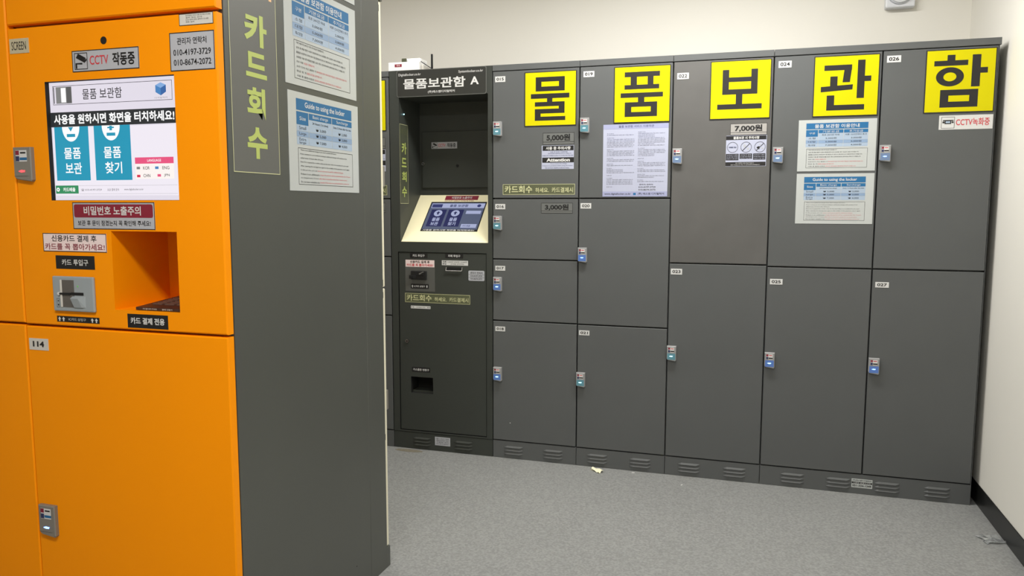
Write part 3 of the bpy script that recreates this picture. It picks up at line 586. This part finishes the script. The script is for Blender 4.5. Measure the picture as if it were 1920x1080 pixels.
# control panel with cut-outs for the screen and the payment recess
SX0, SX1, SZ0, SZ1 = -.4770, -.0935, 1.2500, 1.5385
CP = (OX0 + .0015, OX1, .9327 + .003, 1.6759 - .0045)
ORIN = ORANGE
q = MB(); q.plate(CP[0], CP[1], CP[2], CP[3], OY, OY + .022, ORANGE, .003, holes=[(SX0, SX1, SZ0, SZ1), (-.298, -.105, .983, 1.176)], hd=[.0125, .19], hm=[DEEP, ORANGE]); cp = q.build('control_panel', O)
q = MB(); q.plate(OX0 + .0015, OX1, 1.6759 + .0045, 1.887, OY, OY + .022, ORANGE, .003); q.build('door', O)
q = MB(); q.plate(OX0 + .0015, OX1, .075, .9327 - .003, OY, OY + .022, ORANGE, .003); d114 = q.build('door', O)
q = MB(); q.plate(OX0 + .0015, OX1, 0, .072, OY + .003, -1.995, SIDE, .002); q.build('plinth', O)
q = MB(); q.plate(OX0 + .0015, OX1, 1.89, HU, OY + .003, -1.995, SIDE, .002); q.build('top_cap', O)
lock(-.581, 1.297, cp, OY, .057, .085, LOCKG, None, LED_R, .011, big=True)
lock(-.574, .373, d114, OY, .054, .085, LOCKG, None, LED_B, .011, big=True)
q = Print(front(OY), .0012); q.slab(-.5785, -.516, .8685, .8985, SOFTW); q.text('114', -.566, -.529, .877, .8915, BLACK, bold=.04); q.build('number_plate', d114)
q = Print(front(OY), .0012); q.slab(-.580, -.519, 1.611, 1.6465, mat('khaki_plate', (196, 186, 156), .4)); q.text('SCREEN', -.573, -.527, 1.619, 1.639, INK, bold=.0); q.build('name_plate', cp)
q = MB(); q.tube((-.290, OY, 1.6265), (-.290, OY - .0006, 1.6265), .009, DEEP, 20); q.build('camera_lens', cp)
cctv_sticker(front(OY), -.387, -.189, 1.557, 1.607, cp)
label(-.101, .021, 1.545, 1.631, SILVER, [('관리자 연락처', .17, .83, .68, .86, BLACK, .01), ('010-4197-3729', .08, .92, .40, .56, BLACK, .01), ('010-8674-2072', .08, .92, .14, .30, BLACK, .01)], cp, 'contact_plate', OY, frame=(.002, INK))
q = Print(front(OY), .0006); q.slab(-.072, .020, 1.645, 1.671, SOFTW, INK); q.frame(-.072, .020, 1.645, 1.671, .0012, INK)
for k, t_ in enumerate(('관리번호 안내 사용 전 확인하세요', '설치 장소 안내', '신고 전화 번호 연락처 안내문', '제조 일자')): q.text(t_, -.054, (.014, -.010, .008, -.030)[k], 1.665 - k * .0047, 1.668 - k * .0047, INK)
q.build('small_print_sticker', cp)
label(-.412, -.165, 1.180, 1.2455, SILVER, [('보관 후 문이 잠겼는지 꼭 확인해 주세요!', .06, .95, .13, .33, BLACK, .012)], cp, 'warning_sticker', OY, frame=(.0018, INK))
q = Print(front(OY), .0009); rr(q, -.4075, -.170, 1.2085, 1.2405, .005, MAROON, 0); q.text('비밀번호 노출주의', -.377, -.205, 1.214, 1.236, WHITE, 1, .02)
q.build('warning_heading', cp)
label(-.512, -.313, 1.123, 1.169, PINKP, [('신용카드 결제 후', .14, .85, .55, .90, BLACK, .012), ('카드를 꼭 뽑아가세요!', .03, .97, .10, .45, MAROON, .012)], cp, 'pink_label', OY, frame=(.0018, INK))
label(-.475, -.353, 1.080, 1.1135, BLACK, [('카드 투입구', .16, .84, .27, .73, WHITE, .02)], cp, 'label', OY)
label(-.482, -.348, .9455, .9605, BLACK, [('IC카드 삽입구', .28, .69, .28, .74, WHITE, 0), ('a', .065, .5, .010, .011, WHITE), ('a', .16, .5, .010, .011, WHITE), ('a', .84, .5, .010, .011, WHITE), ('a', .935, .5, .010, .011, WHITE)], cp, 'label', OY)
label(-.261, -.141, .941, .975, BLACK, [('카드 결제 전용', .08, .92, .28, .76, WHITE, .03)], cp, 'label', OY)
# card reader face
q = MB(); q.box(-.483, -.354, OY - .008, OY, .974, 1.062, PLATE, .003)
q.box(-.452, -.414, OY - .0085, OY - .0078, .9845, 1.053, PLATED); q.box(-.457, -.4515, OY - .0105, OY - .0078, .9845, 1.053, SOFTW, .001)
q.box(-.458, -.424, OY - .012, OY - .008, 1.0165, 1.021, DEEP); q.box(-.424, -.385, OY - .0088, OY - .0078, 1.0155, 1.0225, DEEP)
q.add([(-.420, OY - .008, 1.013), (-.380, OY - .008, 1.013), (-.380, OY - .008, .985), (-.415, OY - .008, .985), (-.420, OY - .016, 1.008), (-.397, OY - .016, 1.008), (-.390, OY - .011, .985), (-.414, OY - .011, .985)], [(0, 4, 5, 1), (4, 7, 6, 5), (5, 6, 2, 1), (0, 3, 7, 4), (3, 2, 6, 7)], PLATE)
q.tube((-.4605, OY - .008, 1.0185), (-.4605, OY - .012, 1.0185), .004, WHITE, 12); q.box(-.404, -.400, OY - .0085, OY - .0078, 1.036, 1.040, mat('led_green', (90, 150, 80), .4, emit=.6))
q.build('card_reader', cp)
q = Print(front(OY - .008), .0004); q.frame(-.471, -.4615, .984, 1.006, .0006, INK, 0); q.disc(-.466, .990, .0022, INK, 0, None, 8); q.disc(-.466, 1.000, .0018, INK, 0, None, 8); q.build('card_symbol', cp)
# touch screen picture
SP = OY + .0120; q = Print(front(SP), .0004); q.slab(SX0 + .0005, SX1 - .0005, SZ0 + .0008, SZ1 - .0008, scr('bezel', (226, 220, 232), .55))
SB, SL, SBK, ST = scr('white', (240, 234, 244), .62), scr('teal', (30, 150, 182), .6), scr('charcoal', (38, 42, 44), .25), scr('print', (30, 30, 34), .1)
SGN, SPK, SGY, SSW, SLB = scr('green', (50, 140, 92), .5), scr('pink', (232, 84, 128), .6), scr('grey', (130, 130, 130), .4), scr('letters', (255, 255, 255), .8), scr('logo', (70, 130, 190), .6)
q.r(-.4735, -.097, 1.262, 1.4275, SB, 1)
q.frame(-.466, -.110, 1.4835, 1.5290, .0011, ST, 1); q.text('물품 보관함', -.374, -.255, 1.494, 1.519, ST, 2, .005)
q.r(-.456, -.407, 1.4865, 1.5265, SGY, 1); q.r(-.440, -.425, 1.489, 1.524, SSW, 1.5); q.r(-.4635, -.461, 1.487, 1.527, ST, 1.5); q.r(-.423, -.408, 1.487, 1.526, scr('slate', (90, 90, 90), .3), 1.6)
cx, cz = -.142, 1.5105; q.p([(cx, cz + .014), (cx - .015, cz + .008), (cx, cz + .001), (cx + .015, cz + .008)], scr('logo_light', (130, 170, 220), .6), 2)
q.p([(cx - .015, cz + .008), (cx - .015, cz - .008), (cx, cz - .016), (cx, cz + .001)], SLB, 2); q.p([(cx, cz + .001), (cx, cz - .016), (cx + .015, cz - .008), (cx + .015, cz + .008)], scr('logo_dark', (52, 100, 164), .5), 2)
q.text('디지털락커', cx - .018, cx + .018, 1.4875, 1.4915, SGY, 2)
q.r(SX0 + .0005, SX1 - .0005, 1.4300, 1.4655, SBK, 3); q.text('사용을 원하시면 화면을 터치하세요!', -.466, -.106, 1.4360, 1.4600, SSW, 4, .03)
for a, b_, t2, c in ((-.4675, -.3620, '보관', -.4155), (-.3450, -.2360, '찾기', -.2930)):
    q.r(a, b_, 1.2990, 1.4300, SL, 2); n = 20
    q.p([(c - .027 * math.cos(math.pi * i / n), 1.4300 - .036 * math.sin(math.pi * i / n)) for i in range(n + 1)], SSW, 3)
    q.r(c - .013, c + .013, 1.4050, 1.4125, SL, 4); q.p([(c - .008, 1.4290), (c, 1.4180), (c + .008, 1.4290)], SL, 4) if t2 == '보관' else (q.r(c - .004, c + .004, 1.4180, 1.4290, SL, 4), q.r(c - .010, c + .010, 1.4230, 1.4265, SL, 4))
    q.text('물품', c - .025, c + .027, 1.3520, 1.3790, SSW, 3, .015); q.text(t2, c - .023, c + .028, 1.3150, 1.3430, SSW, 3, .015)
q.r(-.2260, -.1140, 1.3370, 1.3520, SPK, 2); q.text('LANGUAGE', -.190, -.150, 1.3415, 1.3475, SSW, 3, .01); q.r(-.2260, -.1140, 1.3010, 1.3370, scr('cream_box', (252, 244, 240), .7), 2)
for t, a, b_, v in (('KOR', -.203, -.184, 1.3230), ('ENG', -.147, -.127, 1.3230), ('CHN', -.203, -.183, 1.3050), ('JPN', -.143, -.127, 1.3050)): q.text(t, a, b_, v, v + .0075, ST, 3, .005)
for a, v, M in ((-.222, 1.324, SGY), (-.168, 1.324, SLB), (-.222, 1.305, scr('flag_red', (215, 50, 80), .5)), (-.162, 1.306, SPK)): q.r(a, a + .010, v, v + .006, M, 3)
q.r(-.4735, -.4020, 1.2670, 1.2870, SGN, 2); q.disc(-.466, 1.277, .005, SSW, 3); q.disc(-.466, 1.277, .002, SGN, 4); q.text('카드배출', -.450, -.412, 1.2720, 1.2820, SSW, 3, .02)
q.r(-.4000, -.1060, 1.2860, 1.2864, SGY, 2); q.r(-.4000, -.1060, 1.2660, 1.2664, SGY, 2)
q.text('☎ 010-4197-3729', -.394, -.330, 1.2730, 1.2790, ST, 3); q.text('요금 결제 문의', -.313, -.278, 1.2730, 1.2790, ST, 3); q.text('www.digitallocker.co.kr', -.262, -.205, 1.2730, 1.2790, ST, 3)
q.build('touch_screen', cp)
# payment terminal lying in the recess
T = thing('card_terminal', (-.17, -1.92, .9845), 'dark brown card terminal lying in the recess of the orange unit', 'terminal')
TM = mat('terminal_brown', (62, 40, 30), .45); a, b_, y0, y1 = -.243, -.109, -2.012, -1.838
q = MB(); q.add([(a, y0, .984), (b_, y0, .984), (b_, y1, .984), (a, y1, .984), (a, y0, .991), (b_, y0, .991), (b_, y1, 1.004), (a, y1, 1.004)], [(0, 3, 2, 1), (4, 5, 6, 7), (0, 1, 5, 4), (1, 2, 6, 5), (2, 3, 7, 6), (3, 0, 4, 7)], TM); q.build('case', T)
sl = (1.004 - .991) / (y1 - y0)
for r in range(5):
    for c in range(3):
        q = MB(); kx, ky = -.226 + c * .036, -1.975 + r * .018; kz = .991 + (ky - y0) * sl
        q.box(kx, kx + .028, ky, ky + .012, kz - .0008, kz + .0025, mat('terminal_keys', (104, 78, 66), .5)); q.build('key', T)
q = MB(); q.box(-.226, -.126, -1.878, -1.845, .999, 1.005, mat('terminal_display', (90, 70, 58), .2)); q.build('display', T)
q = Print(front(y0), .0004); q.text('카드를 넣어 주세요', -.222, -.180, .9855, .9895, SOFTW, 1, .01); q.text('결제 단말기', -.165, -.135, .9855, .9895, SOFTW, 1, .01); q.build('lettering', T)

# orange column to the left
OL = thing('orange_locker_column', (-.895, -1.81, 0), 'orange locker column at the left edge, beside the touch screen unit', 'locker')
q = MB(); q.box(-1.2035, OX0 - .001, -1.995, -1.613, .002, HU, MATS['orange_carcass_shaded']); q.build('body', OL)
for z0, z1 in ((.9375, 1.887), (.075, .9315)): q = MB(); q.plate(-1.2025, OX0 - .0015, z0, z1, OY, OY + .022, ORANGE, .003); q.build('door', OL)
q = MB(); q.plate(-1.2025, OX0 - .0015, 0, .072, OY + .003, -1.995, SIDE, .002); q.build('plinth', OL)
q = MB(); q.plate(-1.2025, OX0 - .0015, 1.89, HU, OY + .003, -1.995, SIDE, .002); q.build('top_cap', OL)

# cream-doored cabinet standing back to back with the orange unit
R = thing('cream_locker_cabinet', (-.38, -1.41, 0), 'cream-doored locker cabinet back to back with the orange unit, seen edge on', 'locker')
q = MB(); q.box(-.8, OX1 - .013, -1.612, -1.2295, .002, HU, SIDE); q.build('body', R)
def ydoor(z0, z1, x0, x1):
    q = MB(); q.box(x0, x1, -1.2285, -1.205, z0, z1, CREAM, .003, 2); return q.build('door', R)
ru = ydoor(.970, 1.890, -.385, .0265); rl = ydoor(.0725, .9645, -.385, .0265); ydoor(.0725, 1.890, -.797, -.388)
q = MB(); q.box(-.8, OX1 - .013, -1.2290, -1.207, 0, .070, SIDE); q.build('plinth', R)
for dd, z0 in ((ru, 1.30), (rl, .545)): lock(-.020, z0, dd, -1.205, .042, .069, LOCKG, GLOW_B, LED_B, .022, sgn=1)
for dd, z in ((ru, .985), (rl, .944), (ru, 1.868), (rl, .46)):
    q = MB(); q.tube((OX1 + .0002, -1.2265, z - .010), (OX1 + .0002, -1.2265, z + .010), .0032, DEEP, 10); q.build('hinge', dd)

# ------------------------------------------------------------------ things on the kiosk, wall fixture, litter
RB = thing('router_box', (-.455, .10, 1.90), 'white network box with red label on top of the dark kiosk', 'box')
WP = mat('white_plastic', (240, 240, 238), .35)
q = MB(); q.box(-.556, -.390, .03, .15, 1.90, 1.946, WP, .004); q.box(-.484, -.395, .06, .15, 1.946, 1.968, WP, .008); q.build('case', RB)
q = Print(front(.03), .0004); q.slab(-.520, -.482, 1.922, 1.936, MAROON); q.text('주의', -.510, -.492, 1.925, 1.933, PINKP, 1, .02); q.build('red_label', RB)
q = MB(); q.box(-.490, -.466, .045, .058, 1.9455, 1.966, mat('olive_plastic', (70, 72, 50), .5), .003); q.build('plug', RB)
q = MB(); q.box(-.389, -.375, .05, .14, 1.90, 1.932, SOFTW, .004); q.build('adapter', RB)
AN = thing('small_antenna', (-.345, .10, 1.90), 'thin black antenna standing on top of the dark kiosk', 'antenna')
q = MB(); q.tube((-.342, .08, 1.912), (-.342, .08, 1.985), .0055, DEEP, 12, .0048); q.build('rod', AN)
q = MB(); q.box(-.370, -.335, .06, .10, 1.90, 1.912, DEEP, .003); q.build('foot', AN)
q = MB(); q.tube((-.342, .078, 1.915), (-.386, .045, 1.946), .0018, DEEP, 8); q.build('cable', AN)
q = MB(); q.box(-.305, -.255, .05, .08, 1.90, 1.909, DEEP, .003); o = q.build('black_cable_end'); o['label'] = 'flat black cable end on the dark kiosk, right of the antenna'; o['category'] = 'cable'

FX = thing('wall_sounder', (1.824, YB, 2.166), 'square white wall fixture with round rings, high on the back wall', 'wall fixture')
q = MB(); q.box(1.7615, 1.8875, YB - .045, YB, 2.170, 2.300, mat('fixture_white', (226, 228, 232), .4), .006); q.build('housing', FX)
q = MB(); yy = YB - .045; fm = mat('fixture_ring', (205, 208, 214), .4)
for r_, d_ in ((.055, .010), (.050, .018), (.030, .022)): q.tube((1.822, yy, 2.236), (1.822, yy - d_, 2.236), r_, fm if r_ != .05 else MATS['fixture_white'], 36, r_ * .94)
q.build('round_cover', FX)
q = MB()
for k in range(4):
    rr_ = .006 + k * .006
    for i in range(18):
        a0, a1 = 2 * math.pi * i / 18, 2 * math.pi * (i + .6) / 18
        q.poly([(1.822 + w_ * math.cos(t), yy - .0222, 2.236 + w_ * math.sin(t)) for w_, t in ((rr_, a0), (rr_ + .002, a0), (rr_ + .002, a1), (rr_, a1))], PLATED)
q.build('grille', FX)

random.seed(2)
def crumple(name, cx, cy, sx, sy, n, zmax, M, label, cat, rot=0):
    vs = []; fs = []
    for j in range(n + 1):
        for i in range(n + 1):
            u, v = (i / n - .5) * sx, (j / n - .5) * sy; u += random.uniform(-.08, .08) * sx; v += random.uniform(-.08, .08) * sy
            x = cx + u * math.cos(rot) - v * math.sin(rot); y = cy + u * math.sin(rot) + v * math.cos(rot); vs.append((x, y, random.uniform(0.0004, zmax)))
    for j in range(n):
        for i in range(n): k = j * (n + 1) + i; fs.append((k, k + 1, k + n + 2, k + n + 1))
    m0 = len(vs); vs += [(x, y, max(0.0001, z - .0008)) for x, y, z in vs]; fs += [tuple(i + m0 for i in f)[::-1] for f in list(fs)]
    q = MB(); q.add(vs, fs, M); o = q.build(name); o['label'] = label; o['category'] = cat; return o
crumple('paper_scrap', .532, -.050, .070, .030, 4, .012, mat('cream_paper', (250, 246, 214), .5), 'small cream paper scrap on the floor at the plinth, left of the white crumbs', 'litter', -.7)
cl = mat('clear_film', (225, 228, 228), .08)
cl.node_tree.nodes['Principled BSDF'].inputs['Transmission Weight'].default_value = .8
crumple('plastic_wrapper', 2.085, -.360, .075, .07, 6, .012, cl, 'crumpled clear plastic wrapper on the floor by the right skirting', 'litter', .3)
for k, (x, y) in enumerate(((.70, -.025), (.93, -.12))):
    crumple('floor_crumb', x, y, .012, .006, 2, .003, WHITE, ('tiny white crumb on the floor against the plinth below door 021', 'tiny white crumb on the floor in front of the middle locker column')[k], 'litter', k)
q = MB(); n = 22
q.add([(-.44 + .075 * math.cos(2 * math.pi * i / n) * (1 + .15 * math.sin(3 * i)), -.035 + .022 * math.sin(2 * math.pi * i / n), .0004) for i in range(n)], [tuple(range(n))], mat('dirt_brown', (122, 116, 100), .8, noise=.15, nscale=60))
o = q.build('floor_stain'); o['label'] = 'brownish dirt stain on the floor at the foot of the dark kiosk'; o['category'] = 'stain'
